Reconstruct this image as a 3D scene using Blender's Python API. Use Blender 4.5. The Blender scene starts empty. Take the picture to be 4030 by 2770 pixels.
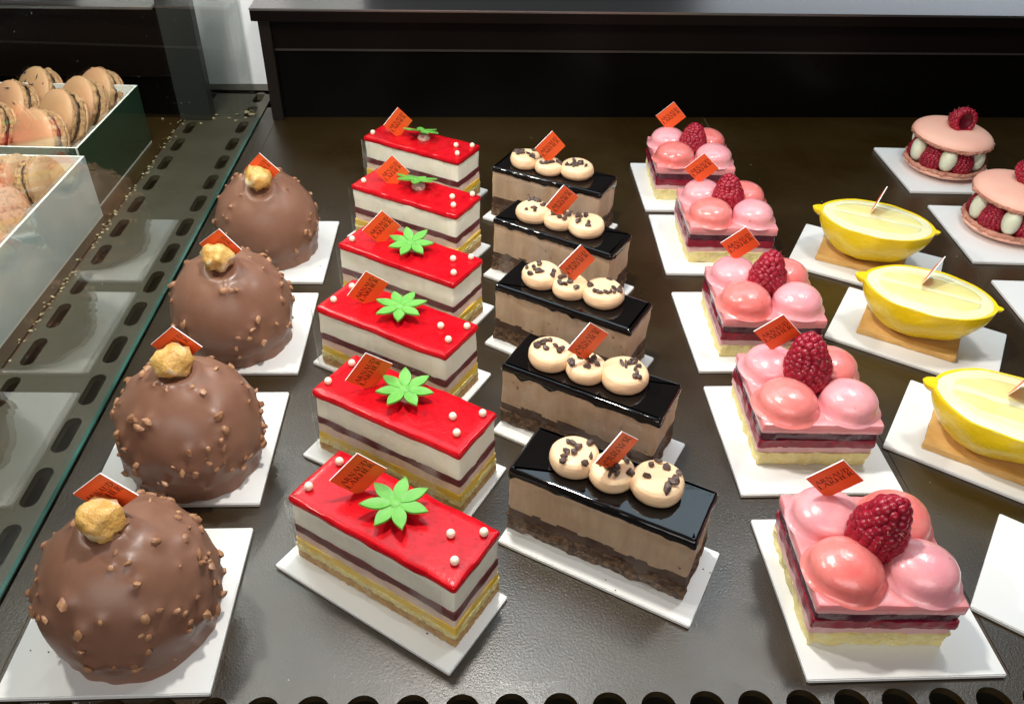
import bpy, bmesh, math, random
from mathutils import Vector, Matrix, noise, Euler
R = math.radians
sc = bpy.context.scene
sc.unit_settings.system = 'METRIC'
sc.unit_settings.scale_length = 0.085          # one unit = one square cake board, about 8.5 cm
COL = sc.collection
rnd = random.Random(7)

# ------------------------------------------------------------------ render / view
sc.render.engine = 'CYCLES'
sc.cycles.use_denoising = True
try:
    sc.cycles.denoiser = 'OPENIMAGEDENOISE'
except Exception:
    pass
sc.cycles.max_bounces = 10
sc.cycles.transparent_max_bounces = 24
sc.cycles.caustics_reflective = False
sc.cycles.caustics_refractive = False
sc.cycles.sample_clamp_indirect = 6
sc.view_settings.view_transform = 'Standard'
sc.view_settings.look = 'None'
sc.view_settings.gamma = 1
sc.view_settings.use_curve_mapping = False
sc.view_settings.exposure = 0.0

# ------------------------------------------------------------------ materials
def mat(name, col, rough=0.5, col2=None, nscale=6.0, ramp=(0.35, 0.65), stretch=(1, 1, 1), bump=0.0, bscale=40.0,
        bstretch=(1, 1, 1), bdist=0.01, sss=0.0, srad=(1, .6, .4), sscale=0.03, spec=0.5, coat=0.0, coat_rough=0.05,
        metal=0.0, ior=1.45, rough2=None, detail=4.0, spots=None):
    m = bpy.data.materials.new(name); m.use_nodes = True
    nt = m.node_tree; N = nt.nodes; L = nt.links
    b = N['Principled BSDF']
    tc = N.new('ShaderNodeTexCoord'); oi = N.new('ShaderNodeObjectInfo')
    mu = N.new('ShaderNodeMath'); mu.operation = 'MULTIPLY'; mu.inputs[1].default_value = 37.0
    L.new(oi.outputs['Random'], mu.inputs[0])
    ad = N.new('ShaderNodeVectorMath'); ad.operation = 'ADD'
    L.new(tc.outputs['Object'], ad.inputs[0]); L.new(mu.outputs[0], ad.inputs[1])
    b.inputs['Base Color'].default_value = (*col, 1)
    b.inputs['Roughness'].default_value = rough
    b.inputs['Specular IOR Level'].default_value = spec
    b.inputs['IOR'].default_value = ior
    b.inputs['Metallic'].default_value = metal
    b.inputs['Coat Weight'].default_value = coat
    b.inputs['Coat Roughness'].default_value = coat_rough
    if sss:
        b.inputs['Subsurface Weight'].default_value = sss
        b.inputs['Subsurface Radius'].default_value = srad
        b.inputs['Subsurface Scale'].default_value = sscale
    def nz(scale, st, det=detail):
        mp = N.new('ShaderNodeMapping'); mp.inputs['Scale'].default_value = st
        L.new(ad.outputs[0], mp.inputs['Vector'])
        n = N.new('ShaderNodeTexNoise'); n.inputs['Scale'].default_value = scale; n.inputs['Detail'].default_value = det
        n.inputs['Roughness'].default_value = .6
        L.new(mp.outputs[0], n.inputs['Vector'])
        return n
    last = None
    if col2 is not None or rough2 is not None:
        n = nz(nscale, stretch)
        mr = N.new('ShaderNodeMapRange'); mr.inputs['From Min'].default_value = ramp[0]; mr.inputs['From Max'].default_value = ramp[1]
        L.new(n.outputs['Fac'], mr.inputs['Value'])
        if col2 is not None:
            mx = N.new('ShaderNodeMix'); mx.data_type = 'RGBA'
            mx.inputs['A'].default_value = (*col, 1); mx.inputs['B'].default_value = (*col2, 1)
            L.new(mr.outputs['Result'], mx.inputs['Factor']); last = mx.outputs['Result']
        if rough2 is not None:
            m2 = N.new('ShaderNodeMapRange'); m2.inputs['To Min'].default_value = rough; m2.inputs['To Max'].default_value = rough2
            L.new(mr.outputs['Result'], m2.inputs['Value']); L.new(m2.outputs['Result'], b.inputs['Roughness'])
    if spots:                                   # (colour, scale, from, to): speckles on the surface
        n = nz(spots[1], spots[4] if len(spots) > 4 else (1, 1, 1), 2.0)
        mr = N.new('ShaderNodeMapRange'); mr.inputs['From Min'].default_value = spots[2]; mr.inputs['From Max'].default_value = spots[3]
        L.new(n.outputs['Fac'], mr.inputs['Value'])
        mx = N.new('ShaderNodeMix'); mx.data_type = 'RGBA'
        if last: L.new(last, mx.inputs['A'])
        else: mx.inputs['A'].default_value = (*col, 1)
        mx.inputs['B'].default_value = (*spots[0], 1)
        L.new(mr.outputs['Result'], mx.inputs['Factor']); last = mx.outputs['Result']
    if last: L.new(last, b.inputs['Base Color'])
    if bump:
        n = nz(bscale, bstretch, 5.0)
        bp = N.new('ShaderNodeBump'); bp.inputs['Strength'].default_value = bump; bp.inputs['Distance'].default_value = bdist
        L.new(n.outputs['Fac'], bp.inputs['Height']); L.new(bp.outputs['Normal'], b.inputs['Normal'])
        if coat:
            L.new(bp.outputs['Normal'], b.inputs['Coat Normal'])
    return m

def clear_mat(name, tint=(1, 1, 1), ior=1.5, rough=0.02, haze=0.0, haze_col=(.9, .9, .9), smear=None, boost=1.0):
    m = bpy.data.materials.new(name); m.use_nodes = True
    nt = m.node_tree; N = nt.nodes; L = nt.links; N.clear()
    out = N.new('ShaderNodeOutputMaterial')
    t = N.new('ShaderNodeBsdfTransparent'); t.inputs['Color'].default_value = (*tint, 1)
    g = N.new('ShaderNodeBsdfGlossy'); g.inputs['Roughness'].default_value = rough
    f = N.new('ShaderNodeFresnel')
    ge = N.new('ShaderNodeNewGeometry'); m1 = N.new('ShaderNodeMapRange')
    m1.inputs['To Min'].default_value = ior; m1.inputs['To Max'].default_value = 1 / ior
    L.new(ge.outputs['Backfacing'], m1.inputs['Value']); L.new(m1.outputs['Result'], f.inputs['IOR'])
    mx = N.new('ShaderNodeMixShader')
    fac = f.outputs[0]
    if boost != 1.0:
        mm = N.new('ShaderNodeMath'); mm.operation = 'MULTIPLY'; mm.use_clamp = True
        mm.inputs[1].default_value = boost; L.new(fac, mm.inputs[0]); fac = mm.outputs[0]
    L.new(fac, mx.inputs[0]); L.new(t.outputs[0], mx.inputs[1]); L.new(g.outputs[0], mx.inputs[2])
    last = mx
    if haze or smear:
        d = N.new('ShaderNodeBsdfDiffuse'); d.inputs['Color'].default_value = (*haze_col, 1)
        m2 = N.new('ShaderNodeMixShader'); m2.inputs[0].default_value = haze
        if smear:                               # smear = (stretch, scale, from, to, max)
            tc = N.new('ShaderNodeTexCoord'); oi = N.new('ShaderNodeObjectInfo')
            mu = N.new('ShaderNodeMath'); mu.operation = 'MULTIPLY'; mu.inputs[1].default_value = 37.0
            L.new(oi.outputs['Random'], mu.inputs[0])
            ad = N.new('ShaderNodeVectorMath'); L.new(tc.outputs['Object'], ad.inputs[0]); L.new(mu.outputs[0], ad.inputs[1])
            mp = N.new('ShaderNodeMapping'); mp.inputs['Scale'].default_value = smear[0]; L.new(ad.outputs[0], mp.inputs['Vector'])
            n = N.new('ShaderNodeTexNoise'); n.inputs['Scale'].default_value = smear[1]; n.inputs['Detail'].default_value = 5
            L.new(mp.outputs[0], n.inputs['Vector'])
            mr = N.new('ShaderNodeMapRange'); mr.inputs['From Min'].default_value = smear[2]; mr.inputs['From Max'].default_value = smear[3]
            mr.inputs['To Min'].default_value = haze; mr.inputs['To Max'].default_value = smear[4]
            L.new(n.outputs['Fac'], mr.inputs['Value']); L.new(mr.outputs['Result'], m2.inputs[0])
        L.new(mx.outputs[0], m2.inputs[1]); L.new(d.outputs[0], m2.inputs[2]); last = m2
    L.new(last.outputs[0], out.inputs[0])
    return m

M = {}
M['board'] = mat('white_card', (.79, .79, .78), .28, rough2=.42, nscale=3, bump=.10, bscale=60, bdist=.004, spec=.5)
M['tray'] = mat('dark_leatherette', (.021, .0105, .0012), .27, (.027, .0145, .002), 1.2, rough2=.38, bump=.26, bscale=80, bdist=.007, spec=.85)
M['seam'] = mat('seam_brown', (.06, .038, .024), .5)
M['black'] = mat('deep_black', (.006, .006, .006), .6)
M['strip'] = mat('vent_strip', (.046, .043, .028), .45, (.060, .055, .038), 3, bump=.1, bscale=60, spec=.4)
M['choc'] = mat('milk_chocolate', (.205, .098, .062), .30, (.25, .125, .083), 3.0, rough2=.42, bump=.10, bscale=14, bdist=.012, sss=.10, sscale=.02, spec=.45)
M['nut'] = mat('coated_nut', (.46, .245, .125), .38, (.27, .125, .07), 16, spec=.5)
M['hazel'] = mat('candied_hazelnut', (.76, .50, .16), .35, (.60, .31, .07), 8, bump=.7, bscale=18, bdist=.03, sss=.2, sscale=.03, coat=.35, coat_rough=.12, spots=((.84, .70, .46), 9, .54, .66))
M['redgl'] = mat('red_glaze', (.58, .006, .013), .20, (.42, .002, .008), 9, (.42, .70), bump=.20, bscale=36, bdist=.006, spec=.32, spots=((.30, .002, .005), 40, .63, .73))
M['mousse'] = mat('white_mousse', (.93, .90, .78), .55, (.89, .85, .71), 14, stretch=(1, 1, .25), bump=.25, bscale=30, bstretch=(1, 1, .2), bdist=.01, sss=.35, sscale=.05)
M['jelly'] = mat('plum_jelly', (.125, .018, .022), .35, (.15, .034, .038), 12, bump=.2, bscale=30)
M['pinkcream'] = mat('pink_cream', (.86, .68, .55), .55, (.80, .54, .46), 10, bump=.25, bscale=30, bstretch=(1, 1, .3), sss=.3, sscale=.04)
M['curd'] = mat('yellow_curd', (.86, .54, .035), .4, (.84, .60, .12), 12, bump=.2, bscale=30, sss=.3, sscale=.04)
M['sponge'] = mat('almond_sponge', (.68, .43, .18), .85, (.46, .25, .09), 22, bump=1.0, bscale=34, bdist=.03, sss=.15, sscale=.03)
M['palesponge'] = mat('pale_sponge', (.88, .78, .40), .85, (.82, .66, .27), 16, bump=.8, bscale=34, bdist=.025, sss=.25, sscale=.04)
M['film'] = clear_mat('acetate', (.98, .98, .97), 1.25, .06, .01, (.85, .82, .78), ((1, 1, .45), 5.0, .52, .74, .28))
M['darkfilm'] = clear_mat('acetate_smudged', (.97, .97, .96), 1.3, .06, .01, (.55, .48, .43), ((1, 1, .5), 4.0, .48, .70, .26))
M['pearl'] = mat('white_pearl', (.86, .78, .62), .25, sss=.2, sscale=.02, spec=.5)
M['green'] = mat('green_sugar', (.115, .38, .055), .5, (.15, .43, .075), 10, bump=.15, bscale=50, sss=.15, sscale=.03)
M['gel'] = mat('clear_gel', (.62, .48, .40), .12, sss=.3, sscale=.04, coat=.5)
M['dkgl'] = mat('black_glaze', (.0045, .0035, .0035), .07, bump=.05, bscale=5, bdist=.02, spec=.6)
M['coffee'] = mat('coffee_mousse', (.55, .39, .26), .5, (.45, .30, .19), 12, stretch=(1, 1, .22), bump=.3, bscale=26, bstretch=(1, 1, .2), bdist=.012, sss=.2, sscale=.03, spots=((.17, .085, .045), 20, .68, .76))
M['ganache'] = mat('ganache', (.055, .026, .017), .45, (.085, .043, .028), 10, bump=.3, bscale=24, bstretch=(1, 1, .3), bdist=.012)
M['brownsponge'] = mat('cocoa_sponge', (.070, .034, .016), .85, (.24, .135, .07), 30, (.42, .66), bump=1.0, bscale=36, bdist=.03)
M['latte'] = mat('coffee_cream', (.80, .54, .32), .38, (.83, .60, .38), 6, bump=.25, bscale=22, bdist=.01, sss=.3, sscale=.04)
M['nib'] = mat('cocoa_nib', (.038, .022, .018), .5, (.13, .085, .07), 22, spec=.5)
M['pinkgl'] = mat('pink_glaze', (.77, .26, .275), .26, (.77, .31, .32), 7, bump=.12, bscale=22, bdist=.012, sss=.35, sscale=.05, srad=(1, .35, .3), coat=.4)
M['pinkdome'] = mat('rose_dome', (.80, .32, .37), .25, (.84, .38, .40), 5, bump=.30, bscale=16, bdist=.014, sss=.4, sscale=.06, srad=(1, .4, .4), coat=.5, spots=((.62, .20, .20), 26, .70, .78))
M['coral'] = mat('coral_dome', (.75, .155, .14), .24, (.79, .25, .23), 3, (.35, .6), bump=.32, bscale=16, bdist=.014, sss=.4, sscale=.06, srad=(1, .3, .25), coat=.5, spots=((.55, .09, .06), 26, .70, .78))
M['purplejam'] = mat('blackcurrant_jelly', (.060, .008, .020), .25, (.10, .018, .034), 14, bump=.4, bscale=26, bstretch=(1, 1, .4), bdist=.012, coat=.3)
M['crimson'] = mat('raspberry_jam', (.30, .006, .030), .3, (.20, .003, .018), 16, bump=.5, bscale=30, bdist=.012, sss=.15, sscale=.03, coat=.3, spots=((.10, .002, .010), 22, .62, .68))
M['lilac'] = mat('berry_mousse', (.74, .46, .45), .55, (.68, .38, .38), 12, stretch=(1, 1, .4), bump=.3, bscale=30, bstretch=(1, 1, .2), bdist=.01, sss=.3, sscale=.04)
M['rasp'] = mat('raspberry_flesh', (.36, .010, .030), .30, (.23, .004, .018), 6, sss=.35, sscale=.04, srad=(1, .15, .2), bump=.1, bscale=30, bdist=.006, spec=.5)
M['raspd'] = mat('raspberry_core', (.10, .003, .010), .4)
M['hair'] = mat('raspberry_hair', (.62, .36, .22), .5)
M['rind'] = mat('lemon_rind', (.88, .60, .004), .22, (.92, .66, .012), 3, bump=.5, bscale=26, bdist=.012, sss=.2, sscale=.04, srad=(1, .7, .1), coat=.25)
M['pith'] = mat('lemon_pith', (.88, .83, .46), .18, (.89, .85, .56), 4, bump=.15, bscale=14, bdist=.01, sss=.4, sscale=.06, coat=.6)
M['pulp'] = mat('lemon_pulp', (.85, .76, .29), .12, (.87, .80, .38), 5, bump=.15, bscale=10, bdist=.012, sss=.4, sscale=.08, coat=.7)
M['biscuit'] = mat('biscuit', (.66, .40, .14), .75, (.55, .30, .085), 6, bump=.3, bscale=60, bdist=.006)
M['shell'] = mat('pink_macaron_shell', (.86, .43, .33), .55, (.86, .49, .37), 2.5, bump=.12, bscale=60, bdist=.004, sss=.15, sscale=.03)
M['foot'] = mat('macaron_foot', (.70, .33, .23), .8, (.56, .22, .15), 20, bump=1.0, bscale=34, bdist=.03)
M['whitecream'] = mat('vanilla_cream', (.78, .80, .62), .4, sss=.35, sscale=.04, bump=.08, bscale=14)
M['tanshell'] = mat('tan_macaron_shell', (.60, .36, .185), .5, (.62, .33, .185), 2, bump=.15, bscale=40, bdist=.006, sss=.1, sscale=.03)
M['tanfoot'] = mat('tan_macaron_foot', (.62, .37, .19), .85, (.30, .15, .07), 26, (.45, .7), bump=1.0, bscale=34, bdist=.03)
M['spshell'] = mat('cocoa_dusted_shell', (.44, .265, .14), .55, bump=.15, bscale=40, bdist=.006, spots=((.34, .20, .12), 30, .50, .62))
M['pinkshell'] = mat('peach_macaron_shell', (.46, .235, .14), .5, bump=.15, bscale=40, bdist=.006, spots=((.26, .12, .07), 24, .50, .64))
M['fill'] = mat('chocolate_filling', (.06, .032, .022), .6)
M['petal'] = mat('dried_blue_petal', (.030, .028, .075), .7)
M['box_white'] = mat('white_box_card', (.86, .87, .83), .5)
M['box_green'] = mat('green_box_card', (.022, .060, .034), .35)
M['box_blue'] = mat('pale_box_card', (.56, .67, .70), .3, (.70, .76, .76), 1.6)
M['liner'] = clear_mat('clear_plastic', (.93, .94, .93), 1.5, .05, .06)
M['pane'] = clear_mat('partition_glass', (.96, .985, .96), 2.0, .0, .0, (.85, .85, .82), ((1, 1, 1), 32.0, .735, .775, .5))
M['paneedge'] = mat('glass_edge_teal', (.014, .07, .058), .15, (.07, .24, .205), 2, stretch=(6, .7, 1), detail=6, spec=.6)
M['side'] = mat('grey_side_panel', (.022, .025, .024), .5)
M['cab'] = mat('black_lacquer', (.002, .0017, .0014), .25, spec=.12)
M['cabbrown'] = mat('dark_brown_lacquer', (.005, .003, .0024), .35, spec=.15)
M['post'] = mat('brown_post', (.012, .008, .006), .35, spec=.4)
M['slab'] = mat('brushed_metal_top', (.30, .285, .28), .34, metal=1.0, bump=.05, bscale=50)
M['trim'] = mat('trim_metal', (.075, .066, .06), .3, metal=.6)
M['wall'] = mat('pale_wall', (.84, .87, .89), .7, (.76, .79, .82), 2)
M['orange'] = mat('orange_print', (.82, .105, .022), .38, bump=.04, bscale=30)
M['cardedge'] = mat('white_card_edge', (.86, .86, .85), .5)
M['ink'] = mat('dark_red_ink', (.085, .008, .004), .5)
M['crumb'] = mat('crumbs', (.50, .44, .26), .8, (.30, .25, .15), 20)

# ------------------------------------------------------------------ object helpers
def link(o):
    COL.objects.link(o); return o

def obj(name, verts, faces, mats, parent=None, midx=None, smooth=True, sharp=35):
    me = bpy.data.meshes.new(name)
    me.from_pydata([tuple(v) for v in verts], [], faces)
    if not isinstance(mats, (list, tuple)): mats = [mats]
    for m in mats: me.materials.append(m)
    if midx: me.polygons.foreach_set('material_index', midx)
    if smooth:
        me.polygons.foreach_set('use_smooth', [True] * len(me.polygons))
        me.set_sharp_from_angle(angle=R(sharp))
    me.update()
    o = link(bpy.data.objects.new(name, me))
    if parent: o.parent = parent
    return o

def tag(o, label=None, cat=None, group=None, kind=None):
    if label: o['label'] = label
    if cat: o['category'] = cat
    if group: o['group'] = group
    if kind: o['kind'] = kind
    return o

def empty(name, loc, rz=0.0):
    o = link(bpy.data.objects.new(name, None)); o.location = loc; o.rotation_euler = (0, 0, rz)
    o.empty_display_size = .1
    return o

def kids(o):
    return [c for c in bpy.data.objects if c.parent == o]

def copy_tree(o, parent=None):
    c = o.copy(); COL.objects.link(c)
    if parent: c.parent = parent
    for ch in kids(o): copy_tree(ch, c)
    return c

class MB:
    def __init__(s): s.v = []; s.f = []; s.m = []
    def add(s, verts, faces, mi=0):
        k = len(s.v); s.v += [Vector(v) for v in verts]
        s.f += [[i + k for i in f] for f in faces]; s.m += [mi] * len(faces)
        return s
    def build(s, name, mats, parent=None, **kw):
        return obj(name, s.v, s.f, mats, parent, s.m, **kw)

def rrect(L, W, r, step=.03):
    """outline of a rounded rectangle, counter-clockwise: list of (point, normal)"""
    out = []
    hx, hy = L / 2 - r, W / 2 - r
    def line(a, b, n):
        d = (Vector(b) - Vector(a)).length; k = max(1, int(d / step))
        for i in range(k):
            out.append((Vector(a).lerp(Vector(b), i / k), Vector(n)))
    def arc(c, a0):
        for i in range(3):
            a = a0 + (i / 3) * math.pi / 2
            n = Vector((math.cos(a), math.sin(a))); out.append((Vector(c) + n * r, n))
    line((-hx, -hy - r), (hx, -hy - r), (0, -1)); arc((hx, -hy), -math.pi / 2)
    line((hx + r, -hy), (hx + r, hy), (1, 0)); arc((hx, hy), 0)
    line((hx, hy + r), (-hx, hy + r), (0, 1)); arc((-hx, hy), math.pi / 2)
    line((-hx - r, hy), (-hx - r, -hy), (-1, 0)); arc((-hx, -hy), math.pi)
    return out

def layer(name, L, W, prof, m, parent, r=.012, step=.03, amp=0.0, freq=8.0, seed=0, zamp=0.0, zfreq=5.0, vstretch=1.0, cx=0, cy=0):
    """loft of a rounded rectangle: prof = [(z, inset)...] bottom to top; amp = side noise; zamp = waviness of the seams"""
    ol = rrect(L, W, r, step); n = len(ol)
    V = []; F = []
    for j, (z, ins) in enumerate(prof):
        for p, nn in ol:
            q = p - nn * min(ins, r * .6)
            if ins > r * .6:
                q = Vector((max(-L / 2 + ins, min(L / 2 - ins, p.x)), max(-W / 2 + ins, min(W / 2 - ins, p.y))))
            o = amp * noise.noise(Vector((p.x * freq, p.y * freq, z * freq * vstretch)) + Vector((seed * 11.3, 0, 0)))
            o += .5 * amp * noise.noise(Vector((p.x * freq * 3, p.y * freq * 3, z * freq * 3 * vstretch)) + Vector((seed * 5.3, 9, 0)))
            dz = (zamp if j < len(prof) - 3 or len(prof) < 5 else 0) * noise.noise(Vector((p.x * zfreq, p.y * zfreq, seed * 3.1 + round(z, 3) * 5)))
            if ins > r * .6: o *= .2
            V.append((q.x + nn.x * o + cx, q.y + nn.y * o + cy, z + dz))
    V[-n:] = [(a, b, prof[-1][0]) for a, b, c in V[-n:]]
    k = len(prof)
    for j in range(k - 1):
        for i in range(n):
            a, b = j * n + i, j * n + (i + 1) % n
            F.append([a, b, b + n, a + n])
    F.append(list(range((k - 1) * n, k * n)))
    F.append(list(reversed(range(n))))
    return obj(name, V, F, m, parent)

def revolve(prof, seg=48, nfun=None):
    """prof = [(r, z)...]; returns verts, faces (poles where r == 0)"""
    V = []; F = []; rows = []
    for r, z in prof:
        if r <= 1e-6:
            rows.append([len(V)]); V.append(Vector((0, 0, z)))
        else:
            row = []
            for i in range(seg):
                a = 2 * math.pi * i / seg
                p = Vector((r * math.cos(a), r * math.sin(a), z))
                if nfun: p = nfun(p)
                row.append(len(V)); V.append(p)
            rows.append(row)
    for a, b in zip(rows, rows[1:]):
        if len(a) == 1 and len(b) == 1: continue
        for i in range(seg):
            j = (i + 1) % seg
            if len(a) == 1: F.append([a[0], b[j], b[i]])
            elif len(b) == 1: F.append([a[i], a[j], b[0]])
            else: F.append([a[i], a[j], b[j], b[i]])
    return V, F

def ico(sub=1, r=1.0):
    bm = bmesh.new(); bmesh.ops.create_icosphere(bm, subdivisions=sub, radius=r)
    V = [v.co.copy() for v in bm.verts]; F = [[v.index for v in f.verts] for f in bm.faces]; bm.free()
    return V, F
ICO1, ICO2, ICO3 = ico(1), ico(2), ico(3)

def box_vf(x0, x1, y0, y1, z0, z1):
    V = [(x, y, z) for z in (z0, z1) for y in (y0, y1) for x in (x0, x1)]
    F = [[0, 2, 3, 1], [4, 5, 7, 6], [0, 1, 5, 4], [2, 6, 7, 3], [0, 4, 6, 2], [1, 3, 7, 5]]
    return V, F

def box(name, b, m, parent=None, bev=0.0):
    bm = bmesh.new(); V, F = box_vf(*b)
    vs = [bm.verts.new(v) for v in V]
    for f in F: bm.faces.new([vs[i] for i in f])
    if bev: bmesh.ops.bevel(bm, geom=bm.edges[:], offset=bev, segments=2, affect='EDGES')
    bm.normal_update()
    V = [v.co.copy() for v in bm.verts]; bm.verts.index_update(); F = [[v.index for v in f.verts] for f in bm.faces]; bm.free()
    return obj(name, V, F, m, parent, sharp=30)

def chunk(seed, s=1.0, flat=.7):
    """an angular broken bit"""
    rr = random.Random(seed); V, F = ICO1
    pts = []
    ax = Vector((rr.uniform(.8, 1.3), rr.uniform(.6, .9), rr.uniform(.5, .8) * flat))
    for v in V:
        k = 1 + rr.uniform(-.28, .22)
        pts.append(Vector((v.x * ax.x * k, v.y * ax.y * k, v.z * ax.z * k)) * s)
    return pts, F

# ------------------------------------------------------------------ camera (solved from the cake boards)
F_PX, PITCH, ROLL, CAM_H = 3203.25, 0.66695, 0.0370, 3.64682
cp, sp, cr, sr = math.cos(PITCH), math.sin(PITCH), math.cos(ROLL), math.sin(ROLL)
fw = Vector((0, cp, -sp)); up = Vector((0, sp, cp)); xx = Vector((1, 0, 0))
cx_, cy_ = xx * cr + up * sr, up * cr - xx * sr
cam = bpy.data.cameras.new('camera'); cam.sensor_width = 36; cam.lens = F_PX / 4030 * 36
cam.clip_start = .05; cam.clip_end = 200
co = link(bpy.data.objects.new('camera', cam))
mw = Matrix((cx_, cy_, -fw)).transposed().to_4x4(); mw.translation = (0, 0, CAM_H)
co.matrix_world = mw
sc.camera = co

# ------------------------------------------------------------------ the display case
TH = R(3.05)
TRAY_Z = -.03
def T(u, v, z=0.0):
    return Vector((u * math.cos(TH) - v * math.sin(TH), u * math.sin(TH) + v * math.cos(TH), z))
def rot_obj(o):
    o.rotation_euler = (0, 0, TH); return o

def struct(name, b, m, bev=0.0):
    o = rot_obj(box(name, b, m, None, bev)); o['kind'] = 'structure'; return o

HP = .2325                                      # pitch of the round holes along the front
V0, V1 = 1.62, 2.10
struct('tray', (-2.262, 2.618, V1, 9.2, TRAY_Z - .08, TRAY_Z), M['tray'])
struct('tray', (2.642, 7.6, V1, 9.6, TRAY_Z - .08, TRAY_Z), M['tray'])
struct('tray_seam', (2.618, 2.642, V0, 9.2, TRAY_Z - .08, TRAY_Z - .006), M['seam'])
struct('tray_seam', (-2.275, -2.262, V0, 9.2, TRAY_Z - .08, TRAY_Z - .006), M['seam'])
struct('tray', (-2.44, -2.275, V0, 9.2, TRAY_Z - .08, TRAY_Z - .003), M['tray'])
struct('floor', (-14, 10, .2, 16, TRAY_Z - .5, TRAY_Z - .30), M['strip'])
struct('rear_floor', (-14, 8, 9.6, 13, TRAY_Z - .08, TRAY_Z), M['strip'])

def perforated(name, cells, m, depth=.05):
    """plate with real holes: cells = [(u0,u1,v0,v1, (cu,cv), shape)], shape = ('o', r) or ('s', half length, half width)"""
    mb = MB()
    for u0, u1, v0, v1, (cu, cv), sh in cells:
        ang = [2 * math.pi * i / 48 for i in range(48)]
        for X, Y in ((u0, v0), (u1, v0), (u1, v1), (u0, v1)):
            ang.append(math.atan2(Y - cv, X - cu) % (2 * math.pi))
        ang.sort(); inn = []; out = []
        for a in ang:
            c, s = math.cos(a), math.sin(a)
            if sh[0] == 'o': k = sh[1]
            else:                               # stadium, long axis along v
                hl, w = sh[1], sh[2]; e = hl - w
                k = w / abs(c) if abs(c) > 1e-6 else 1e9
                if abs(k * s) > e:
                    sg = 1 if s > 0 else -1
                    bq = sg * e * s; k = bq + math.sqrt(max(bq * bq - e * e + w * w, 0))
            inn.append((cu + c * k, cv + s * k))
            ts = []
            if c > 1e-9: ts.append((u1 - cu) / c)
            if c < -1e-9: ts.append((u0 - cu) / c)
            if s > 1e-9: ts.append((v1 - cv) / s)
            if s < -1e-9: ts.append((v0 - cv) / s)
            t = min(ts); out.append((cu + c * t, cv + s * t))
        n = len(ang); z = TRAY_Z
        V = [(x, y, z) for x, y in out] + [(x, y, z) for x, y in inn] + [(x, y, z - depth) for x, y in inn]
        Fs = []
        for i in range(n):
            j = (i + 1) % n
            Fs.append([i, j, j + n, i + n]); Fs.append([i + n, j + n, j + 2 * n, i + 2 * n])
        mb.add(V, Fs)
    o = rot_obj(mb.build(name, m, None, sharp=40)); o['kind'] = 'structure'; return o

h0 = 2.10
cells = []
for i in range(-20, 26):
    cu = 2.49 + (i - 1) * HP
    a, b = cu - HP / 2, cu + HP / 2
    if cu < -2.2 or cu > 7: continue
    cells.append((a, b, V0, V1, (cu, 1.952), ('o', .086)))
perforated('perforated_edge', cells, M['tray'])

# slotted air grille under and beside the glass partition
SP = .4385
cells = []
for k in range(0, 18):
    vc = 3.75 + (k - 4) * SP + .05
    cells.append((-2.86, -2.455, vc - SP / 2, vc + SP / 2, (-2.597, vc), ('s', .158, .052)))
    cells.append((-3.262, -2.86, vc - SP / 2, vc + SP / 2, (-3.155, vc - .03), ('s', .158, .048)))
perforated('air_grille', cells, M['strip'])
struct('grille_gap', (-3.30, -3.262, 1.8, 10.2, TRAY_Z - .09, TRAY_Z - .02), M['seam'])
struct('tray', (-9.5, -3.30, 1.8, 9.45, TRAY_Z - .08, TRAY_Z), M['tray'])

# crumbs caught in the gap
mb = MB()
for i in range(150):
    v = rnd.uniform(3.2, 10.0)
    p = T(-3.28 + rnd.gauss(0, .018), v, TRAY_Z + .004)
    V, F = chunk(rnd.random(), rnd.uniform(.006, .017))
    mb.add([q + p for q in V], F)
for i in range(26):
    p = T(-3.2 + rnd.gauss(0, .16), 8.9 + rnd.gauss(0, .12), TRAY_Z + .01)
    V, F = chunk(rnd.random(), rnd.uniform(.010, .034))
    mb.add([q + p for q in V], F)
for i in range(9):
    p = T(-2.66 + rnd.gauss(0, .10), 8.95 + rnd.gauss(0, .05), TRAY_Z + .01)
    V, F = chunk(rnd.random(), rnd.uniform(.012, .04))
    mb.add([q + p for q in V], F)
tag(mb.build('crumbs', M['crumb']), 'pale crumbs caught in the gap of the air grille', 'crumbs', kind='stuff')

mb = MB()
for i in range(34):
    p = T(rnd.uniform(-2.0, 4.5), rnd.uniform(2.1, 8.5), TRAY_Z + .003)
    V, F = chunk(rnd.random(), rnd.uniform(.003, .007))
    mb.add([q + p for q in V], F)
tag(mb.build('crumbs', M['crumb']), 'tiny pale specks scattered over the dark tray', 'crumbs', kind='stuff')
mb = MB()
for (x, y) in ((.55, 2.62), (1.1, 2.75), (.1, 3.0), (.95, 3.6), (.8, 4.5), (-1.45, 2.25), (-1.5, 3.4), (-1.6, 4.5), (-1.65, 5.7), (-2.2, 2.1), (-.4, 2.3), (-.2, 3.3)):
    for _ in range(2):
        p = Vector((x + rnd.gauss(0, .05), y + rnd.gauss(0, .05), .0025)); V, F = chunk(rnd.random(), rnd.uniform(.003, .007)); mb.add([q + p for q in V], F)
tag(mb.build('crumbs', M['nib']), 'tiny dark crumbs fallen beside the cakes', 'crumbs', kind='stuff')
# glass partition
V, F = box_vf(-2.474, -2.452, 1.2, 8.86, TRAY_Z + .012, 3.6)
pane = rot_obj(obj('glass_partition', V, [F[4], F[5]], M['pane'], smooth=False))
tag(pane, 'upright glass partition with a teal bottom edge between the domes and the macaron boxes', 'glass partition')
V, F = box_vf(-2.4735, -2.4525, 1.2, 8.86, TRAY_Z + .010, TRAY_Z + .016)
e = obj('glass_edge', V, F, M['paneedge'], pane, smooth=False)

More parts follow.
